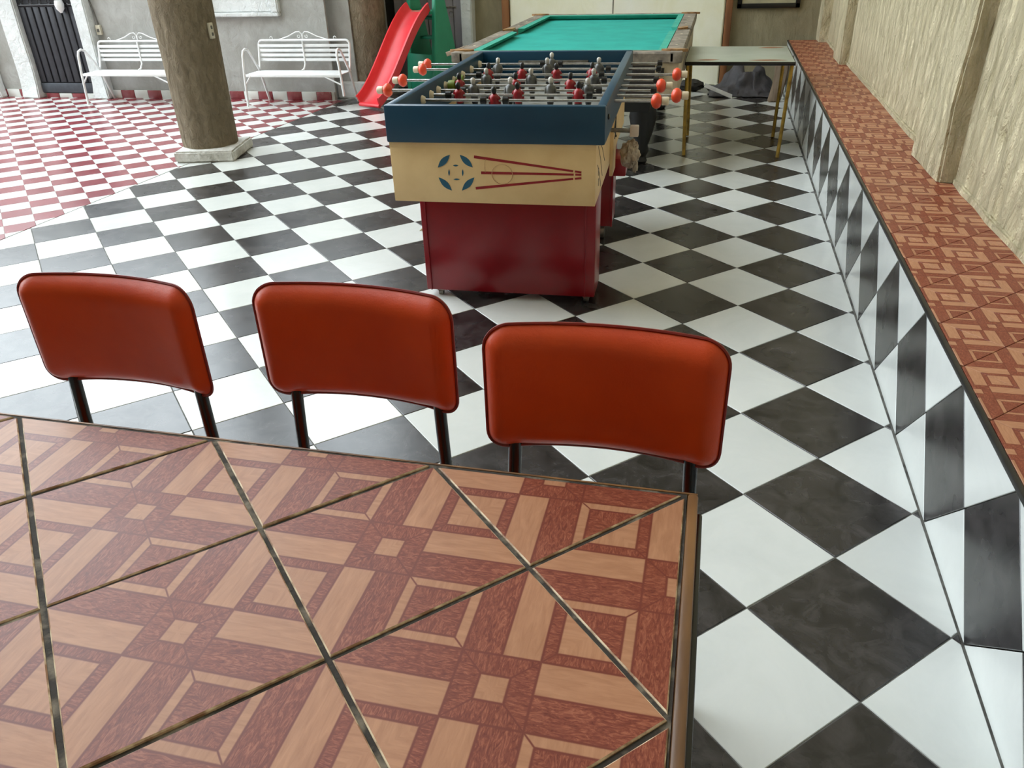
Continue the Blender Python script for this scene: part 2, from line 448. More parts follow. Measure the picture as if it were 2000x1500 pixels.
# ================================================================== ledge (built-in seat along the right wall)
LR = R(-.23); LTOP = .455; LEND = 7.98
led = link('wall_ledge', B().box(.012, .60, -4.0, 8.3, -.05, LTOP - .009).mesh('wall_ledge', [MATS['grout_dark'].name]), None, 'built-in seat ledge with black and white front and wood-pattern tile top', 'ledge', None, 'structure', (LEDX, 0, 0), LR)
ff = lambda a, b, c: (.003 - c, a, b)                      # face frame: a along y, b up, c out of the face (towards -x)
ffr = lambda a, b, c: (.001 - c, -a, b)                    # orientation-preserving version
cands = []
q = .2255
for i in range(-22, 40):
    for j in range(-1, 4):
        if (i + j) % 2 == 0: continue
        cy, cz = .667 + i * q, j * q
        dia = [(cy - q, cz), (cy, cz - q), (cy + q, cz), (cy, cz + q)]
        p = clip(clip(dia, 0, -1, 0), 0, 1, LTOP - .008)
        if len(p) > 2: p = clip(clip(p, 1, 0, 7.99), -1, 0, 4.0)
        if len(p) < 3 or area(p) < 2e-4: continue
        pp = [(-(a - cy), b - cz) for a, b in p][::-1]
        cands.append(((-cy, cz), pp, 1 if i % 2 else 0, abs(area(p) - 2 * q * q) < 1e-6))
def ffw(a, b, c): return (LEDX + .003 - c, -a, b)
# tiles are children of the ledge and given in its frame
lay(cands, led, .008, .003, 300, 'outlying_tiles', {}, matnames=('black_tile', 'white_tile'), frame=ffr)
cands = []
q = .134
for i in range(-36, 64):
    for j in range(-1, 5):
        if (i + j) % 2 == 0: continue
        cy, cx = .747 + .01 + i * q, .02 + j * q
        dia = [(cx - q, cy), (cx, cy - q), (cx + q, cy), (cx, cy + q)]
        p = clip(clip(dia, -1, 0, -.012), 1, 0, .44)
        if len(p) > 2: p = clip(clip(p, 0, 1, 7.99), 0, -1, 4.0)
        if len(p) < 3 or area(p) < 2e-4: continue
        cands.append(((cx, cy), [(a - cx, b - cy) for a, b in p], 0, abs(area(p) - 2 * q * q) < 1e-6))
lay(cands, led, .008, .0015, 300, 'outlying_tiles', {}, ch=.001, matnames=('parquet_tile',), uv=q, frame=lambda a, b, c: (a, b, LTOP + c))
obj('edge_trim', B().box(-.004, .010, -4.0, 7.98, LTOP - .012, LTOP + .002, .003), 'ledge_trim', led)

# ================================================================== walls
def rough_box(b, x0, x1, y0, y1, z0, z1, amp=.012, step=.08, fr=5, seed=0, mi=0, sm=True):
    bm = bmesh.new(); bmesh.ops.create_cube(bm, size=1)
    for p in bm.verts: p.co = Vector(((x0 + x1) / 2 + p.co.x * (x1 - x0), (y0 + y1) / 2 + p.co.y * (y1 - y0), (z0 + z1) / 2 + p.co.z * (z1 - z0)))
    bmesh.ops.bevel(bm, geom=list(bm.edges), offset=min(.012, (x1 - x0) * .2, (y1 - y0) * .2, (z1 - z0) * .2), segments=2, affect='EDGES')
    for _ in range(6):
        es = [e for e in bm.edges if e.calc_length() > step * 1.5]
        if not es: break
        bmesh.ops.subdivide_edges(bm, edges=es, cuts=1, use_grid_fill=True)
    for p in bm.verts:
        k = p.co * fr + Vector((seed * 3.1, seed * 7.7, seed))
        k.z *= .45
        p.co += Vector((noise.noise(k), noise.noise(k + Vector((19, 5, 3))), noise.noise(k + Vector((7, 31, 11))) * .3)) * amp
    bmesh.ops.triangulate(bm, faces=[f for f in bm.faces if len(f.verts) > 4])
    b.bm(bm, mi, sm); return b
CEIL = 10.5  # unrealistically high, out of view, so light spreads evenly through the hall
WX = .655
wr = obj('wall_right', B().box(WX, WX + .2, -4.2, 8.3, 0, CEIL), 'plaster_sand', kind='structure', label='rough sand-coloured plaster wall above the tiled ledge', cat='wall')
obj('mortar_skirt', rough_box(B(), WX - .012, WX + .05, -4, 8.0, LTOP - .01, LTOP + .03, .012, .12, 6, 3), 'plaster_sand', wr)
for k, (y0, y1, x0) in enumerate(((2.56, 3.08, .578), (6.22, 6.68, .588), (7.78, 8.2, .57), (-1.1, -.6, .578))):
    rough_box_b = rough_box(B(), x0, WX + .06, y0, y1, LTOP - .01, CEIL, .016, .09, 5, k + 1)
    obj('pilaster', rough_box_b, 'plaster_sand', wr)
wf = obj('wall_far', B().box(-4.4, .9, 8.06, 8.3, 0, CEIL), 'plaster_far', kind='structure', label='olive plaster end wall behind the billiard table', cat='wall')
pan = obj('panel', rough_box(B(), -2.68, -.375, 7.99, 8.08, .0, 2.4, .008, .15, 3, 5, sm=False), 'panel_cream', wf, label='whitewashed cream wall panel')
obj('seam', B().box(-1.545, -1.537, 7.984, 7.995, 0, 2.4), 'dark_gap', pan)
obj('timber', B().box(-2.765, -2.685, 7.97, 8.08, 0, 2.45, .006), 'brown_wood', wf)
obj('timber', B().box(-.37, -.30, 7.99, 8.08, 0, 2.45, .006), 'brown_wood', wf)
wb = obj('wall_back', B().box(-15.2, -4.36, 6.89, 6.92, 0, 2.4), 'plaster_grey', kind='structure', label='grey cement courtyard wall behind the two white benches', cat='wall')
obj('wall_return', B().box(-4.75, -4.15, 7.02, 8.3, 0, 2.4), 'plaster_grey', kind='structure', label='short grey return wall behind the far column', cat='wall')
obj('wall_left', B().box(-15.3, -15.0, -3.0, 7.15, 0, 2.4), 'plaster_grey', kind='structure', label='unseen left courtyard wall, set far off and low to let in sky light', cat='wall')  # out of view, pushed back and lowered to admit more sky light
obj('wall_rear', B().box(-15.3, .9, -3.2, -3.0, 0, CEIL), 'plaster_far', kind='structure', label='unseen wall behind the viewer, carried across the courtyard to block light', cat='wall')  # out of view, full height across the courtyard to block light from behind
obj('wall_light_block', B().box(-4.95, -4.75, -3.1, -.3, 0, CEIL), 'plaster_far', kind='structure', label='unseen wall added left of the viewer to cut side light', cat='wall')  # added out of view to keep light off faces turned to the camera
obj('ceiling', B().box(-4.9, .9, -4.3, 8.3, CEIL, CEIL + .2), 'ceiling_paint', kind='structure', label='unseen ceiling slab over the hall, raised high to spread the light', cat='ceiling')

# baseboard of red and white tiles along the back wall
bb = obj('baseboard_back', B().box(-10.5, -4.37, 6.874, 6.89, 0, .084), 'grout_light', kind='structure', label='red and white tile baseboard along the courtyard wall', cat='baseboard')
sharedbb = {}
step = .1735
k = 0
x = -4.401
while x > -10.4:
    white = (k % 2 == 1)
    # k=0 tile is red: spans x-step..x
    if white not in sharedbb: sharedbb[white] = B().box(-step / 2 + .002, step / 2 - .002, 6.862, 6.876, .001, .086, .0015).mesh('tile', ['white_tile' if white else 'red_tile'])
    if not (-8.05 < x - step / 2 < -7.3):
        link('tile', sharedbb[white], bb, loc=(x - step / 2, 0, 0))
    x -= step; k += 1
e = B().box(-step / 2 + .002, step / 2 - .002, 6.858, 6.876, .001, .046, .0015)
for k in range(4):
    x = -7.98 + k * step * 1.02 + .06
    link('tile', B().box(-step / 2 + .002, step / 2 - .002, 6.84, 6.876, .001, .048, .0015).mesh('tile', ['red_tile' if k % 2 == 0 else 'white_tile']), bb, loc=(x, 0, 0))

# ---- door in the back wall (dark steel, vertical ribs) with white plaster surrounds
d1 = thing('door_1', 'dark grey ribbed steel door between white plaster posts', 'door', (-7.67, 6.86, .05), 0, kind='structure')
obj('leaf', B().box(-.385, .385, 0, .03, 0, 2.05, .004), 'dark_door', d1)
ribs = 8
sh = B().box(-.036, .036, -.014, .002, .12, .905, .006).mesh('rib', ['dark_door'])
sh2 = B().box(-.036, .036, -.014, .002, 1.06, 2.0, .006).mesh('rib', ['dark_door'])
for k in range(ribs):
    link('rib', sh, d1, loc=(-.325 + k * .093, 0, 0)); link('rib', sh2, d1, loc=(-.325 + k * .093, 0, 0))
obj('kick_plate', B().box(-.37, .37, -.02, .002, .005, .11, .004), 'dark_door_low', d1)
sc = B()
sc.tube([(-.36, -.02, .925), (.36, -.02, .925)], .008); sc.tube([(-.36, -.02, .99), (.36, -.02, .99)], .008)
for k in range(6):
    cx = -.3 + k * .12
    sc.tube([(cx + .022 * math.cos(a * .6), -.02, (.957) + .024 * math.sin(a * .6)) for a in range(11)], .004, 6)
obj('ironwork', sc, 'black_enamel', d1)
obj('lock_plate', B().lathe([(.012, .845), (.042, .885), (.05, .93), (.04, .97)], (.215, -.05, 0), 12), 'white_enamel', d1, label='white lock cover')
def flare(x0, x1, fl0, name, parent, depth=.09, z1=2.3, seed=0):
    b = B(); rough_box(b, x0, x1, 6.875 - depth, 6.90, 0, z1, .014, .12, 4, seed)
    b.v = [(v[0] + (fl0 * math.exp(-v[2] / .12)) * (1 if v[0] > (x0 + x1) / 2 else -1) * .5, v[1] - .03 * math.exp(-v[2] / .1), max(0, v[2])) for v in b.v]
    return obj(name, b, 'plaster_white', parent)
flare(-8.27, -8.05, .02, 'plaster_post', wb, seed=4)
flare(-7.29, -7.13, .05, 'plaster_post', wb, seed=8)
flare(-8.86, -8.61, .10, 'plaster_post', wb, seed=12)
# ---- window surround (its foot shows at the top edge)
w1 = thing('window_1', 'white plaster window surround on the courtyard wall above the benches', 'window', (-5.27, 6.89, 0), 0, kind='structure')
obj('apron', rough_box(B(), -.40, .36, -.03, .02, .87, 1.15, .012, .06, 6, 2), 'plaster_white', w1)
obj('sill', rough_box(B(), -.43, .415, -.06, .02, .83, .87, .006, .06, 6, 6), 'plaster_white', w1)
obj('jamb', rough_box(B(), .33, .415, -.06, .02, .86, 2.1, .008, .08, 6, 7), 'plaster_white', w1)
obj('jamb', rough_box(B(), -.43, -.35, -.06, .02, .86, 2.1, .008, .08, 6, 9), 'plaster_white', w1)
obj('lintel', rough_box(B(), -.43, .415, -.06, .02, 2.1, 2.2, .008, .08, 6, 10), 'plaster_white', w1)
obj('frame', B().box(-.35, .33, -.01, .015, 1.15, 1.19).box(-.35, .33, -.01, .015, 2.06, 2.1).box(-.35, -.31, -.01, .015, 1.15, 2.1).box(.29, .33, -.01, .015, 1.15, 2.1).box(-.03, .01, -.01, .015, 1.15, 2.1), 'black_enamel', w1)
obj('pane', B().box(-.31, -.03, .0, .006, 1.19, 2.06), 'glass_dark', w1); obj('pane', B().box(.01, .29, .0, .006, 1.19, 2.06), 'glass_dark', w1)
# ---- plank door in the far wall behind the slide
d2 = thing('door_2', 'weathered mauve grey plank door behind the slide', 'door', (-3.66, 8.06, 0), 0, kind='structure')
obj('door_back', B().box(-.5, .42, -.02, 0, 0, 2.1), 'dark_gap', d2)
pm = B().box(-.047, .047, -.045, -.018, .02, 2.05, .004).mesh('plank', ['mauve_wood'])
for k in range(8): link('plank', pm, d2, loc=(-.33 + k * .1005, 0, 0))
obj('hasp', B().box(.24, .36, -.055, -.044, .80, .82, .002).tube([(.30 + .025 * math.cos(a * .7), -.055, .74 + .03 * math.sin(a * .7)) for a in range(9)], .004, 6, closed=True), 'steel_dull', d2)
obj('plaster_post', rough_box(B(), -3.225, -3.10, 7.93, 8.08, 0, 2.4, .012, .1, 4, 21), 'plaster_white', wf)

# ================================================================== columns
def column(name, label, c, r0, r1, plinth, pm, ph, seed):
    t = thing(name, label, 'column', (c[0], c[1], 0), kind='structure')
    b = B(); n = 40; rows = 46; vs = []; fs = []
    for i in range(rows + 1):
        z = ph - .01 + (CEIL - ph + .01) * i / rows
        for k in range(n):
            a = 2 * math.pi * k / n
            r = r0 + (r1 - r0) * min(1, z / 1.1) + .012 * noise.noise(Vector((math.cos(a) * 2, math.sin(a) * 2, z * .8 + seed))) + .006 * noise.noise(Vector((math.cos(a) * 7, math.sin(a) * 7, z * 2.5 + seed)))
            vs.append((r * math.cos(a), r * math.sin(a), z))
    for i in range(rows):
        for k in range(n): fs.append((i * n + k, i * n + (k + 1) % n, (i + 1) * n + (k + 1) % n, (i + 1) * n + k))
    fs.append(tuple(range(n))[::-1]); fs.append(tuple(rows * n + k for k in range(n)))
    b.add(vs, fs, 0, True)
    obj('shaft', b, 'plaster_column', t)
    p = rough_box(B(), -plinth[0], plinth[0], -plinth[1], plinth[1], 0.0, ph, .012, .05, 9, seed)
    p.v = [(v[0], v[1], max(0, v[2])) for v in p.v]
    o = obj('plinth', p, pm, t); o.rotation_euler = (0, 0, plinth[2]); o.location = (plinth[3], plinth[4], 0)
    return t
c1 = column('column_1', 'rough brown plaster column on a stone slab in front of the benches', (-4.365, 4.49), .213, .226, (.235, .26, R(14), .04, -.03), 'stone_plinth', .085, 1)
c2 = column('column_2', 'rough brown plaster column beside the red slide', (-4.075, 7.24), .208, .214, (.255, .25, R(3), -.06, .0), 'plaster_white', .17, 5)
# outlets
pl = thing('outlet', 'pale outlet plate fixed on the near plaster column', 'outlet', (-4.146, 4.468, .925), R(84))
obj('plate', B().box(-.022, .022, -.012, .02, -.055, .055, .003), 'outlet_beige', pl)
obj('socket', B().box(-.010, .010, -.015, -.008, -.035, -.012, .002), 'cable_grey', pl)
obj('socket', B().box(-.010, .010, -.015, -.008, .012, .035, .002), 'cable_grey', pl)
pl = thing('outlet', 'small grey outlet box on the courtyard wall beside the dark door', 'outlet', (-7.085, 6.89, .715))
obj('box', B().box(-.03, .03, -.035, .0, -.05, .05, .005), 'outlet_beige', pl)
obj('socket', B().box(-.015, .015, -.04, -.03, -.02, .012, .003), 'cable_grey', pl)
obj('cable', B().tube([(0, -.012, .05), (-.01, -.012, .12), (-.035, -.012, .3), (-.06, -.012, .8), (-.06, -.012, 1.6)], .008, 6), 'cable_grey', pl)
# framed picture on the far wall
pc = thing('picture_frame', 'black framed picture on the far olive wall, only its bottom showing', 'picture', (.055, 8.06, 1.1))
obj('frame', B().box(-.31, .31, -.035, -.003, -.345, -.30, .004).box(-.31, .31, -.035, -.003, .30, .345, .004).box(-.31, -.265, -.035, -.003, -.345, .345, .004).box(.265, .31, -.035, -.003, -.345, .345, .004), 'picture_black', pc)
obj('print', B().box(-.27, .27, -.018, -.003, -.305, .305), 'picture_inner', pc)

# ================================================================== tile-topped table
TZ = .72; XR, YF = -.415, -.284; HD = .2035
tb = thing('dining_table', 'dining table topped with wood-pattern tiles in the foreground', 'table', (-1.23, -.69, 0))
ox, oy = 1.23, .69
x0, x1, y0, y1 = XR - 8 * HD, XR, YF - 4 * HD, YF
slab = obj('slab', B().box(x0 + ox - .006, x1 + ox + .0, y0 + oy - .006, y1 + oy + .004, TZ - .03, TZ - .0035), 'grout_dark', tb)
full = {}
for i in range(-1, 10):
    for j in range(-1, 6):
        if (i + j) % 2 == 0: continue
        cx, cy = XR - i * HD, YF - j * HD
        dia = [(cx - HD, cy), (cx, cy - HD), (cx + HD, cy), (cx, cy + HD)]
        p = dia
        for e_ in ((1, 0, XR), (-1, 0, -x0), (0, 1, YF), (0, -1, -y0)):
            if len(p) > 2: p = clip(p, *e_)
        if len(p) < 3 or area(p) < 1e-3: continue
        p = inset([(a - cx, b - cy) for a, b in p], .0037)
        isf = abs(area(p) - 2 * (HD - .0037 * 2 ** .5) ** 2) < 1e-4
        if isf and 'm' in full: me = full['m']
        else:
            tbm = B().prism(p, -.009, 0, .0016); n_ = len(p); tbm.mi = [1] * (2 * n_) + [0, 1]
            me = tbm.mesh('tile', ['parquet_tile', 'ceramic_edge'])
            L = me.uv_layers.new(name='motif')
            for lp in me.loops: co = me.vertices[lp.vertex_index].co; L.data[lp.index].uv = (co.y / HD, -co.x / HD) if (i, j) == (0, 1) else (co.x / HD, co.y / HD)
            if isf: full['m'] = me
        o = link('tile', me, tb, loc=(cx + ox + random.uniform(-.0006, .0006), cy + oy + random.uniform(-.0006, .0006), TZ + random.uniform(-.0008, .0012)))
        o.rotation_euler = (random.uniform(-.002, .002), random.uniform(-.002, .002), R(random.uniform(-.25, .25)))
ed = B().box(x1 + ox + .001, x1 + ox + .017, y0 + oy - .01, y1 + oy + .004, TZ - .05, TZ - .0005, .004)
obj('side_edge', ed, 'table_edge', tb)
obj('side_rail', B().box(x1 + ox + .012, x1 + ox + .0255, y0 + oy + .0, y1 + oy - .005, TZ - .085, TZ - .03, .003), 'black_enamel', tb)
obj('side_edge', B().box(x0 + ox - .02, x0 + ox - .006, y0 + oy - .01, y1 + oy + .004, TZ - .05, TZ - .0005, .004), 'table_edge', tb)
obj('back_edge', B().box(x0 + ox - .01, x1 + ox + .016, y1 + oy + .0035, y1 + oy + .0075, TZ - .05, TZ - .002, .001), 'table_edge', tb)
obj('front_edge', B().box(x0 + ox - .01, x1 + ox + .016, y0 + oy - .012, y0 + oy - .006, TZ - .05, TZ - .001, .001), 'table_edge', tb)
obj('underframe', B().box(x0 + ox + .05, x1 + ox - .05, y0 + oy + .05, y1 + oy - .05, TZ - .06, TZ - .03), 'black_enamel', tb)
for sx in (-.38, .36):
    obj('pedestal', B().tube([(sx, -.05, .02), (sx, -.05, TZ - .055)], .04, 16), 'black_enamel', tb)
    obj('foot', B().box(sx - .035, sx + .035, -.36, .16, 0, .03, .008), 'black_enamel', tb)

# ================================================================== chairs
def pad(hw, hh, r, nx, ny, front, back, sag, z0):
    """upholstered back: front towards -y; returns B and rim path"""
    def grid(n, half, r):
        k = max(3, n // 5); a = [-half + r * i / k for i in range(k)]
        m = n - 2 * k; b_ = [-half + r + (2 * half - 2 * r) * i / m for i in range(m + 1)]
        return a + b_ + [-t for t in a[::-1]]
    xs, zs = grid(nx, hw, r), grid(ny, hh, r)
    def corner(x, z):
        ax, az = abs(x) - (hw - r), abs(z) - (hh - r)
        if ax > 0 and az > 0:
            m, l = max(ax, az), math.hypot(ax, az)
            x = math.copysign(hw - r + ax * m / l, x); z = math.copysign(hh - r + az * m / l, z)
        return x, z
    def edge(x, z):
        ax, az = hw - abs(x), hh - abs(z)
        cx, cz = abs(x) - (hw - r), abs(z) - (hh - r)
        if cx > 0 and cz > 0: return max(0, r - math.hypot(cx, cz))
        return max(0, min(ax, az))
    curve = lambda x: sag * (1 - (x / hw) ** 2)
    vs = []; ids = {}; fs = []
    for side, dep in ((0, -front), (1, back)):
        for i, x in enumerate(xs):
            for j, z in enumerate(zs):
                rim = i in (0, len(xs) - 1) or j in (0, len(zs) - 1)
                if side == 1 and rim: ids[1, i, j] = ids[0, i, j]; continue
                X, Z = corner(x, z); e_ = min(1, edge(X, Z) / .045)
                d = dep * (1 - (1 - e_) ** 2.6)
                if side == 0:
                    d += 0
                    # dimples where the posts are screwed
                    for sx in (-1, 1): d += .006 * math.exp(-(((X - sx * (hw - .05)) / .025) ** 2 + ((Z + hh - .02) / .03) ** 2))
                zb = Z - .010 * max(0, -(Z / hh)) * (abs(X / hw) ** 6)
                ids[side, i, j] = len(vs); vs.append((X, d + curve(X), zb + z0))
        for i in range(len(xs) - 1):
            for j in range(len(zs) - 1):
                fs.append((ids[side, i, j], ids[side, i + 1, j], ids[side, i + 1, j + 1], ids[side, i, j + 1]))
    rim = []
    def rp(x, z):
        X, Z = corner(x, z); zb = Z - .010 * max(0, -(Z / hh)) * (abs(X / hw) ** 6); rim.append((X * 1.008, curve(X) + .001, zb * 1.01 + z0))
    for x in xs: rp(x, hh)
    for z in zs[::-1][1:]: rp(hw, z)
    for x in xs[::-1][1:]: rp(x, -hh)
    for z in zs[1:-1]: rp(-hw, z)
    out = [rim[0]]
    for p in rim[1:]:
        if (Vector(p) - Vector(out[-1])).length > .002: out.append(p)
    return B().add(vs, fs, 0, True), out
def make_chair():
    t = thing('dining_chair', '', 'chair')
    pb, rim = pad(.2, .119, .042, 40, 26, .029, .012, .034, .789)
    bk = obj('backrest', pb, 'orange_vinyl', t)
    obj('piping', B().tube(rim, .0032, 6, closed=True), 'piping_red', bk)
    # seat cushion
    sb, srim = pad(.163, .18, .05, 24, 24, .03, .01, 0, 0)
    sb.v = [(x, z - .22, .445 - y) for x, y, z in sb.v]
    st = obj('seat', sb, 'orange_vinyl', t)
    obj('piping', B().tube([(x, z - .22, .445 - y) for x, y, z in srim], .0032, 6, closed=True), 'piping_red', st)
    for s in (-1, 1):
        X = s * .155
        obj('leg', B().tube([(X * 1.14, .06, 0.0), (X * 1.11, .035, .2), (X * 1.07, .012, .40), (X * 1.03, .015, .58), (X, .020, .70), (X, .026, .85)], .0125, 12), 'black_enamel', t)
        obj('leg', B().tube([(X * 1.1, -.38, 0.0), (X * 1.0, -.34, .40), (X * .98, -.31, .425), (X * .98, -.1, .425), (X * 1.07, .012, .425)], .0115, 12), 'black_enamel', t)
    obj('crossbar', B().tube([(-.15, -.31, .424), (.15, -.31, .424)], .010, 10), 'black_enamel', t)
    obj('crossbar', B().tube([(-.165, .03, .25), (.165, .03, .25)], .009, 10), 'black_enamel', t)
    return t
ch = make_chair()
G = 'orange vinyl chairs along the tiled table'
for k, (x, y, rz, lab) in enumerate((
        (-.568, -.142, 0, 'orange vinyl chair nearest the checkered ledge, brightest and largest of the three'),
        (-1.055, -.046, R(-1.5), 'middle orange vinyl chair directly in front of the foosball table'),
        (-1.565, -.078, R(-1), 'leftmost orange vinyl chair, smallest and darkest of the three'))):
    o = ch if k == 0 else copy_tree(ch)
    o.location = (x, y, 0); o.rotation_euler = (0, 0, rz); o['label'] = lab; o['group'] = G

# ================================================================== foosball table
fb = thing('foosball_table', 'foosball table with blue rim, cream body and red box legs', 'game table', (-1.262, 1.80, 0), R(2.2))
FL = 1.665
obj('body', B().box(-.44, .41, .014, FL - .02, .509, .735, .003), 'cream_paint', fb)
obj('front_board', B().box(-.44, .41, .014, .034, .733, .7555), 'cream_paint', fb)
obj('side_board', B().box(-.44, -.41, .035, FL - .02, .733, .7555), 'cream_paint', fb)
obj('side_board', B().box(.38, .41, .035, FL - .02, .733, .7555), 'cream_paint', fb)
obj('playfield', B().box(-.405, .405, .04, FL - .04, .73, .738), 'field_grey', fb)
obj('rim_board', B().box(-.445, .445, 0, .036, .755, .902, .008), 'blue_paint', fb)
obj('rim_board', B().box(-.445, .445, FL - .036, FL, .755, .902, .008), 'blue_paint', fb)
obj('rim_board', B().box(-.445, -.408, .037, FL - .037, .755, .901, .006), 'blue_paint', fb)
obj('rim_board', B().box(.408, .445, .037, FL - .037, .755, .901, .006), 'blue_paint', fb)
# far goal strip
obj('goal_ledge', B().box(-.2, .2, FL - .06, FL - .037, .835, .855, .003), 'steel_dull', fb)
lg = B().box(-.39, .40, .185, .40, .035, .515, .006)
l1 = obj('leg', lg, 'red_paint', fb)
obj('corner_trim', B().box(.352, .357, .181, .186, .035, .509), 'red_paint', l1)
obj('corner_trim', B().box(-.368, -.364, .181, .186, .035, .509), 'red_paint', l1)
l2 = obj('leg', B().box(-.39, .40, 1.07, 1.30, .075, .515, .006), 'red_paint', fb)
obj('corner_trim', B().box(.392, .404, 1.064, 1.075, .075, .509, .003), 'red_paint', l2)
for lp, (x, y, z) in ((l1, (-.33, .22, .035)), (l1, (.36, .22, .035)), (l2, (-.34, 1.12, .075)), (l2, (.35, 1.11, .075))):
    rr = (z - .004) / 2
    obj('caster', B().lathe([(rr * .5, -.012), (rr, -.010), (rr, .010), (rr * .5, .012)], (x, y, rr), 14, 0, 'x').box(x - .016, x + .016, y - .012, y + .012, z - .012, z + .003), 'steel_dull', lp)
obj('coin_box', B().box(.38, .47, 1.0, 1.22, .37, .46, .006), 'red_paint', fb)
# side plate + coin rod
sp = obj('side_plate', B().box(.409, .425, .70, .86, .45, .745, .003), 'cream_paint', fb)
mk = B()
mk.tube([(.426, .775, .735), (.426, .775, .62)], .004, 6); mk.tube([(.426, .745 + .025 * math.sin(a * .5), .675 - .028 * math.cos(a * .5)) for a in range(13)], .004, 6); mk.tube([(.426, .735, .62), (.426, .80, .65)], .003, 6)
for zz in (.72, .61): mk.lathe([(.006, 0), (.006, .003)], (.425, .84, zz), 8, 0, 'x')
obj('marking', mk, 'black_enamel', sp)
obj('coin_rod', B().tube([(.41, .70, .668), (.50, .70, .666)], .010, 10), 'steel_dull', fb)
obj('coin_knob', B().box(.50, .54, .682, .718, .640, .69, .004), 'label_white', fb)
ln = B()
for a_, b_ in (((.10, .73), (.30, .56)), ((.16, .735), (.40, .60)), ((.08, .66), (.24, .53))): ln.tube([(.4105, a_[0], a_[1]), (.4105, (a_[0] + b_[0]) / 2, (a_[1] + b_[1]) / 2 + .012), (.4105, b_[0], b_[1])], .0018, 4)
for y_, z_ in ((.13, .62), (.14, .575)): ln.box(.409, .4115, y_ - .006, y_ + .006, z_ - .015, z_ + .015)
obj('side_drawing', ln, 'rail_edge', fb)
obj('rim_screw', B().lathe([(.010, 0), (.012, .004), (.006, .008)], (.445, .10, .845), 10, 0, 'x'), 'black_enamel', fb)
# painted emblem on the front
YF0 = .0135
def petal(p, q, w):
    p, q = Vector(p), Vector(q); d = (q - p); n = Vector((-d.y, d.x)).normalized(); L = 10
    a = [p + d * (i / L) + n * w * math.sin(math.pi * i / L) for i in range(L + 1)]; b_ = [p + d * (i / L) - n * w * math.sin(math.pi * i / L) for i in range(1, L)]
    return [(v.x, v.y) for v in a + b_[::-1]]
def decal(polys, name, mat):
    b = B()
    for pl_ in polys:
        pl_ = pl_ if area(pl_) > 0 else pl_[::-1]
        b.prism(pl_, 0, .0006, 0, 0, lambda a, z, c: (a, YF0 - c, z))
    return obj(name, b, mat, fb)
decal([petal((-.2397, .6544), (-.1849, .7071), .0125)], 'emblem_petal', 'decal_blue')
decal([petal((-.1436, .7078), (-.0913, .6573), .0125)], 'emblem_petal', 'decal_blue')
decal([petal((-.2397, .6139), (-.1862, .56), .0125)], 'emblem_petal', 'decal_blue')
decal([petal((-.087, .6173), (-.1433, .5611), .0125)], 'emblem_petal', 'decal_blue')
decal([petal(a, b_, .0035) for a, b_ in (((-.1745, .6638), (-.1518, .6642)), ((-.1925, .6485), (-.1944, .6205)), ((-.1344, .6495), (-.1362, .6206)), ((-.1765, .6071), (-.1495, .6076)))], 'emblem_dashes', 'decal_blue')
def stroke(p, q, w0, w1):
    p, q = Vector(p), Vector(q); d = q - p; n = Vector((-d.y, d.x)).normalized()
    return [tuple(p - n * w0), tuple(q - n * w1), tuple(q + n * w1), tuple(p + n * w0)]
for a, b_ in (((-.0843, .7008), (.3531, .6467)), ((-.0576, .6368), (.3532, .6375)), ((-.0837, .5723), (.3534, .624))):
    A, Bv = Vector(a), Vector(b_)
    decal([stroke(A, A + (Bv - A) * .925, 0.0056, .0040), stroke(A + (Bv - A) * .94, Bv, .0038, .0040)], 'emblem_line', 'decal_red')
ring = B().tube([(.030 + .043 * math.cos(a * .31), YF0, .632 + .040 * math.sin(a * .31)) for a in range(20)], .0018, 4, closed=True)
ring.tube([(-.03 + .012 * math.cos(2 + a * .3), YF0, .66 + .035 * math.sin(2 + a * .3)) for a in range(7)], .0011, 4)
obj('stain_ring', ring, 'stain_brown', fb)
# rods with players
def player(team):
    b = B()
    # mats 0 shirt, 1 shorts/legs, 2 head, 3 hair
    b.lathe([(.009, -.105), (.013, -.1), (.012, -.07), (.016, -.05), (.018, -.035)], (0, 0, 0), 10, 1)
    b.lathe([(.016, -.036), (.020, -.02), (.0215, .0), (.020, .018), (.012, .026), (.006, .029)], (0, 0, 0), 12, 0)
    for s in (-1, 1): b.tube([(s * .016, 0, .018), (s * .023, .002, .004), (s * .022, .004, -.020)], [.006, .0065, .005], 8, 0)
    b.lathe([(.004, .027), (.009, .031), (.0115, .040), (.0105, .050), (.006, .055), (.001, .057)], (0, 0, 0), 10, 2)
    b.lathe([(.0118, .046), (.0112, .052), (.006, .058), (.001, .0595)], (0, 0, 0), 10, 3)
    mats = ['player_red', 'player_black', 'player_black', 'player_black'] if team == 'red' else ['player_grey', 'player_black', 'player_pale', 'player_pale']
    return b.mesh('player', mats)
PL = {'red': player('red'), 'grey': player('grey')}
rods = [(.403, 'red', [-.077], .621), (.534, 'red', [-.271, .002, .275], .702), (.654, 'grey', [-.231, -.058, .132, .305], -.655), (.785, 'red', [-.333, -.058, .206], .628),
        (.945, 'grey', [-.235, -.008, .301], -.675), (1.121, 'red', [-.266, -.088, .092, .272], .695), (1.312, 'grey', [-.257, .015, .289], -.68), (1.508, 'grey', [.007], -.71)]
knob = B().lathe([(.010, -.022), (.024, -.016), (.031, -.004), (.031, .006), (.024, .017), (.010, .022)], n=18, axis='x').mesh('knob', ['orange_knob'])
grip = B().lathe([(.009, 0), (.017, .003), (.0175, .028), (.014, .032)], n=14, axis='x').mesh('grip', ['ivory'])
bush = B().lathe([(.010, -.01), (.020, -.008), (.020, .0), (.014, .012), (.009, .014)], n=14, axis='x').mesh('bushing', ['ivory'])
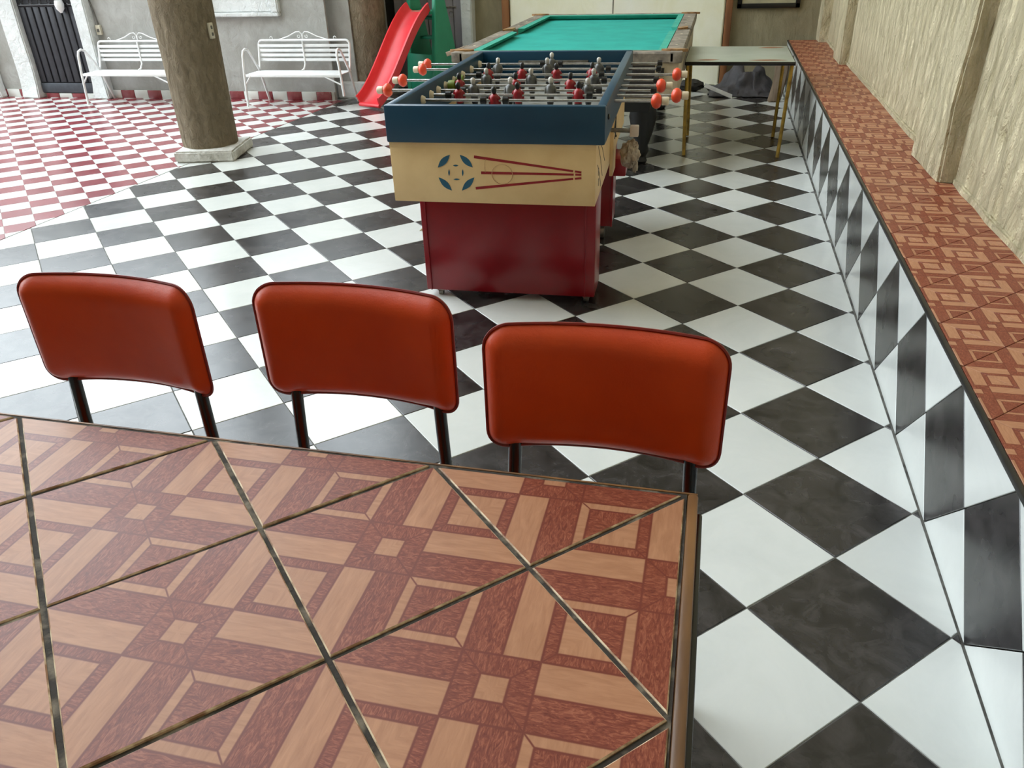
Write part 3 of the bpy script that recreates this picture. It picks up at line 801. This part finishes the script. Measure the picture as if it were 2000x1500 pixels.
bump_ = B().lathe([(.010, -.014), (.017, -.012), (.017, .012), (.010, .014)], n=12, axis='x').mesh('bumper', ['black_enamel'])
grn = B().lathe([(.012, -.02), (.024, -.016), (.026, 0), (.024, .016), (.012, .02)], n=14, axis='x').mesh('bumper', ['bumper_green'])
for k, (y, team, xs, hx) in enumerate(rods):
    s = 1 if hx > 0 else -1
    xa, xb = (-.50, hx + .01) if s > 0 else (hx - .01, .60)
    rod = obj('rod', B().tube([(xa, 0, 0), (xb, 0, 0)], .0062, 10), 'steel', fb); rod.location = (0, y, .851)
    link('knob', knob, rod, loc=(hx, 0, 0))
    g_ = link('grip', grip, rod, loc=(hx + s * .02, 0, 0)); g_.scale = (s, 1, 1)
    if s < 0 : link('end_cap', bump_, rod, loc=(.60, 0, 0))
    for x in xs: 
        p_ = link('player', PL[team], rod, loc=(x, 0, 0)); p_.rotation_euler = (R(random.uniform(-18, 18)), 0, 0 if team == 'red' else math.pi)
    link('bushing', bush, rod, loc=(-.405, 0, 0)); r_ = link('bushing', bush, rod, loc=(.405, 0, 0)); r_.scale = (-1, 1, 1)
    link('bumper', bump_ if k not in (3, 4) else grn, rod, loc=(-.372 if k in (3, 4) else xs[0] - .05, 0, 0)); link('bumper', bump_, rod, loc=(xs[-1] + .05, 0, 0))

# rag on the side of the foosball table
def crumple(b, c, r, n=28, m=18, amp=.35, fr=2.2, seed=0, flat=None):
    vs = []; fs = []
    for j in range(m + 1):
        ph = math.pi * j / m
        for i in range(n):
            a = 2 * math.pi * i / n; d = Vector((math.sin(ph) * math.cos(a), math.sin(ph) * math.sin(a), math.cos(ph)))
            k = 1 + amp * noise.noise(d * fr + Vector((seed, seed * 2, 0))) + amp * .6 * abs(noise.noise(d * fr * 2.3 + Vector((seed, 3, 1)))) - amp * .25 * abs(noise.noise(d * fr * 5 + Vector((3, seed, 1))))
            p = Vector((d.x * r[0], d.y * r[1], d.z * r[2])) * k + Vector(c)
            if flat is not None: p.z = max(flat, p.z)
            vs.append(p)
    for j in range(m):
        for i in range(n): fs.append((j * n + i, j * n + (i + 1) % n, (j + 1) * n + (i + 1) % n, (j + 1) * n + i))
    b.add(vs, fs, 0, True); return b
rg = thing('rag', 'crumpled beige rag tucked against the right side of the foosball table', 'cloth', (-.79, 2.53, .50))
obj('bundle', crumple(B(), (.005, 0, .055), (.043, .07, .058), 56, 40, .34, 1.9, 7), 'rag_cloth', rg)
obj('hanging_end', crumple(B(), (.028, .03, -.005), (.014, .026, .034), 24, 18, .3, 2.4, 9), 'rag_cloth', rg)

# ================================================================== billiard table
px0, px1, py0, py1, PZ = -2.18, -.635, 4.2, 7.06, .80
pt = thing('billiard_table', 'large billiard table with teal felt behind the foosball table', 'billiard table', ((px0 + px1) / 2, (py0 + py1) / 2, 0))
hw, hl = (px1 - px0) / 2, (py1 - py0) / 2
RW, CW = .115, .05
obj('bed_cloth', B().box(-hw + RW, hw - RW, -hl + RW, hl - RW, .73, .757), 'felt', pt)
def rail(name, a, b_, n, parent):
    """wood rail with cushion between points a,b (outer edge); n inward normal"""
    a, b_, n = Vector(a), Vector(b_), Vector(n)
    r = B(); q_ = [a, b_, b_ + n * RW, a + n * RW]
    p = [(v.x, v.y) for v in q_]; p = p if area(p) > 0 else p[::-1]
    r.prism(p, .74, PZ, .008)
    o = obj('rail', r, 'worn_rail', parent)
    d = (b_ - a).normalized(); e_ = .06
    c0, c1 = a + n * RW + d * e_, b_ + n * RW - d * e_; i0, i1 = c0 + n * CW + d * .03, c1 + n * CW - d * .03
    cb = B(); vs = [(*c0, .80), (*c1, .80), (*i1, .797), (*i0, .797), (*c0, .757), (*c1, .757), (*(i1 - n * .015), .772), (*(i0 - n * .015), .772)]
    cb.add(vs, [(0, 1, 2, 3), (3, 2, 6, 7), (7, 6, 5, 4), (0, 3, 7, 4), (1, 5, 6, 2), (0, 4, 5, 1)])
    obj('cushion', cb, 'felt_cushion', o)
    L = (b_ - a).length
    for k in range(1, 4):
        s_ = a + d * L * k / 4 + n * RW * .5
        obj('sight', B().lathe([(.009, PZ - .002), (.009, PZ + .0015)], (s_.x, s_.y, 0), 10), 'ivory', o)
g = .06
rail('rail', (-hw + g, -hl), (hw - g, -hl), (0, 1), pt); rail('rail', (-hw + g, hl), (hw - g, hl), (0, -1), pt)
for s in (-1, 1):
    rail('rail', (s * hw, -hl + g), (s * hw, -.05), (-s, 0), pt); rail('rail', (s * hw, .05), (s * hw, hl - g), (-s, 0), pt)
def pocket(x, y, sx, sy):
    cxp, cyp = x + sx * .055, y + sy * .055
    o = obj('pocket', B().lathe([(.035, .742), (.042, .75), (.05, .795), (.045, .795), (.04, .755), (.03, .748)], (cxp, cyp, 0), 18), 'pocket_dark', pt)
    b = B(); 
    b.prism(petal((cxp - .085 * (1 if sy else .4), cyp - .085 * (0 if sy else 1) + .03 * sy), (cxp + .085 * (1 if sy else .4), cyp + .085 * (0 if sy else 1) + .03 * sy), .03), .795, .812)
    obj('leather_lip', b, 'pocket_leather', o)
for sx in (-1, 1):
    for sy in (-1, 1): pocket(sx * hw, sy * hl, -sx, -sy)
    pocket(sx * (hw - .01), 0, -sx, 0)
for sx in (-1, 1):
    for sy in (-1, 1):
        b = B().box(sx * hw - .085 * (sx > 0), sx * hw + .085 * (sx < 0), sy * hl - .085 * (sy > 0), sy * hl + .085 * (sy < 0), .735, .803, .01)
        obj('corner_cap', b, 'worn_rail', pt)
# apron boards, legs
obj('apron', B().box(-hw + .02, hw - .02, -hl + .02, -hl + .06, .51, .735, .004), 'apron_beige', pt)
obj('apron', B().box(-hw + .02, hw - .02, hl - .06, hl - .02, .51, .735, .004), 'apron_beige', pt)
for s in (-1, 1): obj('apron', B().box(s * (hw - .04) - .02, s * (hw - .04) + .02, -hl + .06, hl - .06, .51, .735, .004), 'apron_beige', pt)
obj('ball_recess', B().box(hw - .46, hw - .17, -hl + .014, -hl + .03, .52, .72), 'pocket_dark', pt)
obj('coin_slot', B().box(hw - .15, hw - .11, -hl + .008, -hl + .022, .655, .705, .002).box(hw - .15, hw - .11, -hl + .008, -hl + .022, .60, .64, .002), 'black_enamel', pt)
obj('cabinet', B().box(-hw + .12, hw - .20, -hl + .15, hl - .15, .40, .735, .01), 'black_wood', pt)
legp = [(.035, 0), (.045, .02), (.035, .05), (.055, .09), (.045, .13), (.075, .22), (.10, .33), (.085, .41), (.11, .46), (.12, .52)]
for sx in (-1, 1):
    for sy in (-1, 1): obj('leg', B().lathe(legp, (sx * (hw - .26), sy * (hl - .38), 0), 16), 'black_wood', pt)

# ================================================================== small side table with yellow legs
st = thing('side_table', 'low side table with grey green top and yellow brass legs against the ledge', 'table', (-.26, 5.32, 0))
tp = obj('top', B().box(-.375, .375, -.43, .43, .637, .655, .004), 'stool_top', st)
obj('rust_patch', B().prism(petal((-.30, -.36), (-.14, -.34), .035), .655, .6557).prism(petal((.06, -.37), (.33, -.36), .035), .655, .6557).prism(petal((.15, .33), (.35, .36), .04), .655, .6557), 'rust', tp)
obj('edge_band', B().box(-.378, .378, -.436, -.428, .628, .652, .002).box(-.378, .378, .428, .436, .628, .652, .002).box(-.381, -.373, -.436, .436, .628, .652, .002).box(.373, .381, -.436, .436, .628, .652, .002), 'black_enamel', st)
for sx in (-1, 1):
    for sy in (-1, 1):
        xb = .342; yb = -.47 if sy < 0 else .20
        obj('leg', B().tube([(sx * (xb - .004), yb, 0), (sx * .352, yb + .06 * (1 if sy < 0 else 2), .3), (sx * .36, -.40 if sy < 0 else .38, .63)], .0135, 10), 'brass_leg', st)
lgw = thing('driftwood_plank', 'weathered wood plank standing behind the right legs of the side table', 'plank', (.165, 7.08, 0))
pb_ = rough_box(B(), -.055, .055, -.03, .03, 0, .36, .02, .04, 8, 31); pb_.v = [(x - .12 * max(0, z - .1) * 0 + .03 * math.sin(z * 6), y, max(0, z)) for x, y, z in pb_.v]
obj('board', pb_, 'driftwood', lgw)

# dark tarp heap under/behind the side table
tr = thing('tarp', 'crumpled charcoal tarp heaped on the floor against the far wall', 'tarp', (-.13, 7.62, 0))
def heap(w, d, hgt, nx=60, ny=36, seed=0):
    vs = []; fs = []
    for j in range(ny + 1):
        for i in range(nx + 1):
            u, v = i / nx * 2 - 1, j / ny * 2 - 1
            env = max(0, 1 - abs(u) ** 3) * max(0, 1 - abs(v) ** 2.2)
            p = Vector((u * 2.2, v * 1.6, seed))
            g = lambda a, b_, sx, sy, an: math.exp(-((((u - a) * math.cos(an) + (v - b_) * math.sin(an)) / sx) ** 2 + ((-(u - a) * math.sin(an) + (v - b_) * math.cos(an)) / sy) ** 2))
            z = hgt * env * (.22 + .85 * g(-.25, .05, .22, .55, .5) + .8 * g(.55, .1, .34, .5, -.5) + .35 * g(.1, -.45, .5, .12, .3) + .16 * noise.noise(p * 1.6) + .10 * abs(noise.noise(p * 3.1)))
            vs.append((u * w + .03 * noise.noise(p * 3), v * d + .04 * noise.noise(p * 2 + Vector((9, 9, 9))), max(.004, z + .006)))
    for j in range(ny):
        for i in range(nx): fs.append((j * (nx + 1) + i, j * (nx + 1) + i + 1, (j + 1) * (nx + 1) + i + 1, (j + 1) * (nx + 1) + i))
    return B().add(vs, fs, 0, True)
to = obj('sheet', heap(.335, .33, .26, seed=3), 'tarp_dark', tr)
so = to.modifiers.new('thick', 'SOLIDIFY'); so.thickness = .004; so.offset = 1
hm = B().box(-.5, .5, -.5, .5, -.5, .5)
P0, P1 = Vector((-.375, -.345, .115)), Vector((-.10, -.36, .012)); ux = (P1 - P0); uy = Vector((.0, .03, .035)); uz = Vector((.0, .006, -.004))
hm.v = [tuple((P0 + P1) / 2 + ux * v[0] + uy * v[1] + uz * v[2]) for v in hm.v]
obj('white_hem', hm, 'tarp_white', tr)
bx_ = thing('bundle', 'dark brown rolled bundle lying beside the tarp near the whitewashed panel', 'bundle', (-.655, 7.66, 0))
obj('roll', crumple(B(), (0, 0, .055), (.14, .10, .055), 36, 20, .25, 2.5, 6, .0), 'pocket_dark', bx_)

# ================================================================== slide
sl = thing('slide', "red child's slide with a green ladder frame beside the far column", 'slide', (-3.80, 6.48, 0), R(-22.5))
# local: bottom edge at y=0, climbs along +y ; chute width .30
prof = []
for i in range(25):
    t_ = i / 24; y = t_ * .86
    z = .035 + .83 * (t_ ** 1.28) if t_ < .82 else None
    z = .035 + .80 * (3 * t_ ** 2 - 2 * t_ ** 3) * .55 + .80 * t_ * .45
    prof.append((y, z))
def sweep(prof, sec):
    vs = []; fs = []; n = len(sec)
    for i, (y, z) in enumerate(prof):
        y0_, z0_ = prof[max(0, i - 1)]; y1_, z1_ = prof[min(len(prof) - 1, i + 1)]
        l = math.hypot(y1_ - y0_, z1_ - z0_); ny, nz = -(z1_ - z0_) / l, (y1_ - y0_) / l
        for a, b_ in sec: vs.append((a, y + ny * b_, max(.001, z + nz * b_)))
    for i in range(len(prof) - 1):
        for k in range(n): fs.append((i * n + k, i * n + (k + 1) % n, (i + 1) * n + (k + 1) % n, (i + 1) * n + k))
    fs.append(tuple(range(n))); fs.append(tuple((len(prof) - 1) * n + k for k in range(n))[::-1])
    return B().add(vs, fs, 0, True)
w_ = .15
sec = [(-w_ - .012, .085), (-w_ + .006, .088), (-w_ + .014, .075), (-w_ + .022, .02), (-w_ + .045, .0), (w_ - .045, .0), (w_ - .022, .02), (w_ - .014, .075), (w_ - .006, .088), (w_ + .012, .085), (w_ + .002, .06), (w_ - .006, -.012), (-w_ + .006, -.012), (-w_ - .002, .06)]
chu = obj('chute', sweep(prof, sec), 'slide_red', sl)
obj('foot_lip', B().tube([(-w_ + .01, -.005, .03), (w_ - .01, -.005, .03)], .02, 10), 'slide_red', chu)
for s in (-1, 1):
    X = s * .175
    pl_ = [(.78, 0), (1.28, 0), (1.13, .62), (1.02, 1.02), (.96, 1.08), (.90, 1.02), (.86, .70)]
    b = B(); a_ = pl_ if area(pl_) > 0 else pl_[::-1]
    b.prism(a_, 0, .045, .008, 0, lambda a, z, c, X=X: (X - .022 + c, a, z))
    sd = obj('side_frame', b, 'slide_green', sl)
for k in range(4):
    y_ = 1.19 - k * .055; z_ = .14 + k * .2
    obj('step', B().box(-.16, .16, y_ - .07, y_ + .05, z_, z_ + .03, .008), 'slide_green', sl)
obj('front_panel', B().box(-.16, .16, .80, .825, .05, .42, .01), 'slide_green', sl)
obj('platform', B().box(-.16, .16, .84, 1.04, .80, .83, .008), 'slide_green', sl)
sb_ = thing('board', 'short pale wooden board lodged across the green slide frame', 'board', (-3.02, 7.06, .47), R(20))
obj('plank', B().box(-.12, .12, -.02, .02, -.02, .02, .004, 0, Matrix.Rotation(R(-14), 4, 'Y')), 'driftwood', sb_)

# ================================================================== white garden benches
def bench(label, cx, short):
    t = thing('garden_bench', label, 'bench', (cx, 6.45, 0), 0, 'white metal benches against the courtyard wall')
    hwid = .525
    # arm + leg frames
    for s in (-1, 1):
        z0 = .118 if (short and s > 0) else 0.0
        P = [(s * (hwid + .035 - .03 * z0), -.0, z0), (s * (hwid + .012), .0, .32), (s * (hwid - .005), .005, .50), (s * (hwid - .008), .02, .54), (s * (hwid - .01), .06, .556), (s * (hwid - .012), .11, .54), (s * (hwid - .012), .15, .49), (s * (hwid - .013), .27, .33), (s * (hwid - .005), .39, .0)]
        if short and s > 0: P[0] = (s * (hwid + .02), 0, z0)
        obj('arm_leg', B().tube(P, .0125, 10), 'white_enamel', t)
    # back frame
    fr_ = []
    w2 = .515; zt = .607; r = .04; yb = .35
    fr_ = [(-w2, .27, .315), (-w2, .30, .38), (-w2, yb, zt - r)] + [(-w2 + r - r * math.cos(a), yb, zt - r + r * math.sin(a)) for a in (.4, .8, 1.2)] + [(-w2 + r, yb, zt), (w2 - r, yb, zt)] + [(w2 - r + r * math.sin(a), yb, zt - r + r * math.cos(a)) for a in (.4, .8, 1.2)] + [(w2, yb, zt - r), (w2, .30, .38), (w2, .27, .315)]
    obj('back_frame', B().tube(fr_, .0115, 8), 'white_enamel', t)
    for k in range(4):
        z = .556 - k * .045
        obj('back_slat', B().box(-w2, w2, yb - .012 - .004 * k, yb - .006 - .004 * k, z - .014, z + .014, .002), 'white_enamel', t)
    obj('centre_bar', B().tube([(0, yb - .02, .60), (0, yb - .025, .38), (-.005, .29, .335), (-.02, .26, .32)], .009, 8), 'white_enamel', t)
    for k in range(6):
        y = .01 + k * .05
        obj('seat_slat', B().box(-hwid, hwid, y, y + .038, .314, .322, .002), 'white_enamel', t)
    obj('seat_rail', B().box(-hwid, hwid, -.006, .006, .296, .322, .003), 'white_enamel', t)
    for s in (-1, 1):
        obj('brace', B().tube([(s * (hwid + .02), 0, .22), (s * (hwid - .055 if s < 0 else hwid - .17), .0, .305)], .008, 8), 'white_enamel', t)
    sc = B()
    for s in (-1, 1):
        sc.tube([(s * .27, yb, .615), (s * .16, yb, .645), (s * .07, yb, .685), (s * .03, yb, .688), (s * .008, yb, .668), (0, yb, .62)], .0055, 6)
        sc.tube([(s * (.045 + .018 * (1 - a * .05) * math.cos(a * .55 + 2.6)), yb, .645 + .018 * (1 - a * .05) * math.sin(a * .55 + 2.6)) for a in range(11)], .004, 6)
        sc.tube([(s * (.36 + .015 * math.cos(a * .6)), yb, .628 + .015 * math.sin(a * .6)) for a in range(10)], .004, 6)
    obj('scroll_crest', sc, 'white_enamel', t)
bench('white metal garden bench between the dark door and the near column', -6.572, False)
bench('white metal garden bench between the two columns, one front leg short', -4.605, True)

# ================================================================== a fallen leaf
lf = thing('dried_leaf', 'tiny curled dried leaf on the floor left of the foosball table', 'leaf', (-1.983, 2.905, 0), R(50))
lb = B()
for sgn in (-1, 1):
    lb.add([(-.05, 0, .002), (-.02, sgn * .012, .012), (.02, sgn * .012, .014), (.05, 0, .004), (.02, 0, .003), (-.02, 0, .002)], [(0, 1, 5), (5, 1, 2, 4), (4, 2, 3)])
obj('blade', lb, 'leaf_tan', lf)
obj('stem', B().tube([(.05, 0, .004), (.075, .004, .003)], .0012, 5), 'leaf_tan', lf)
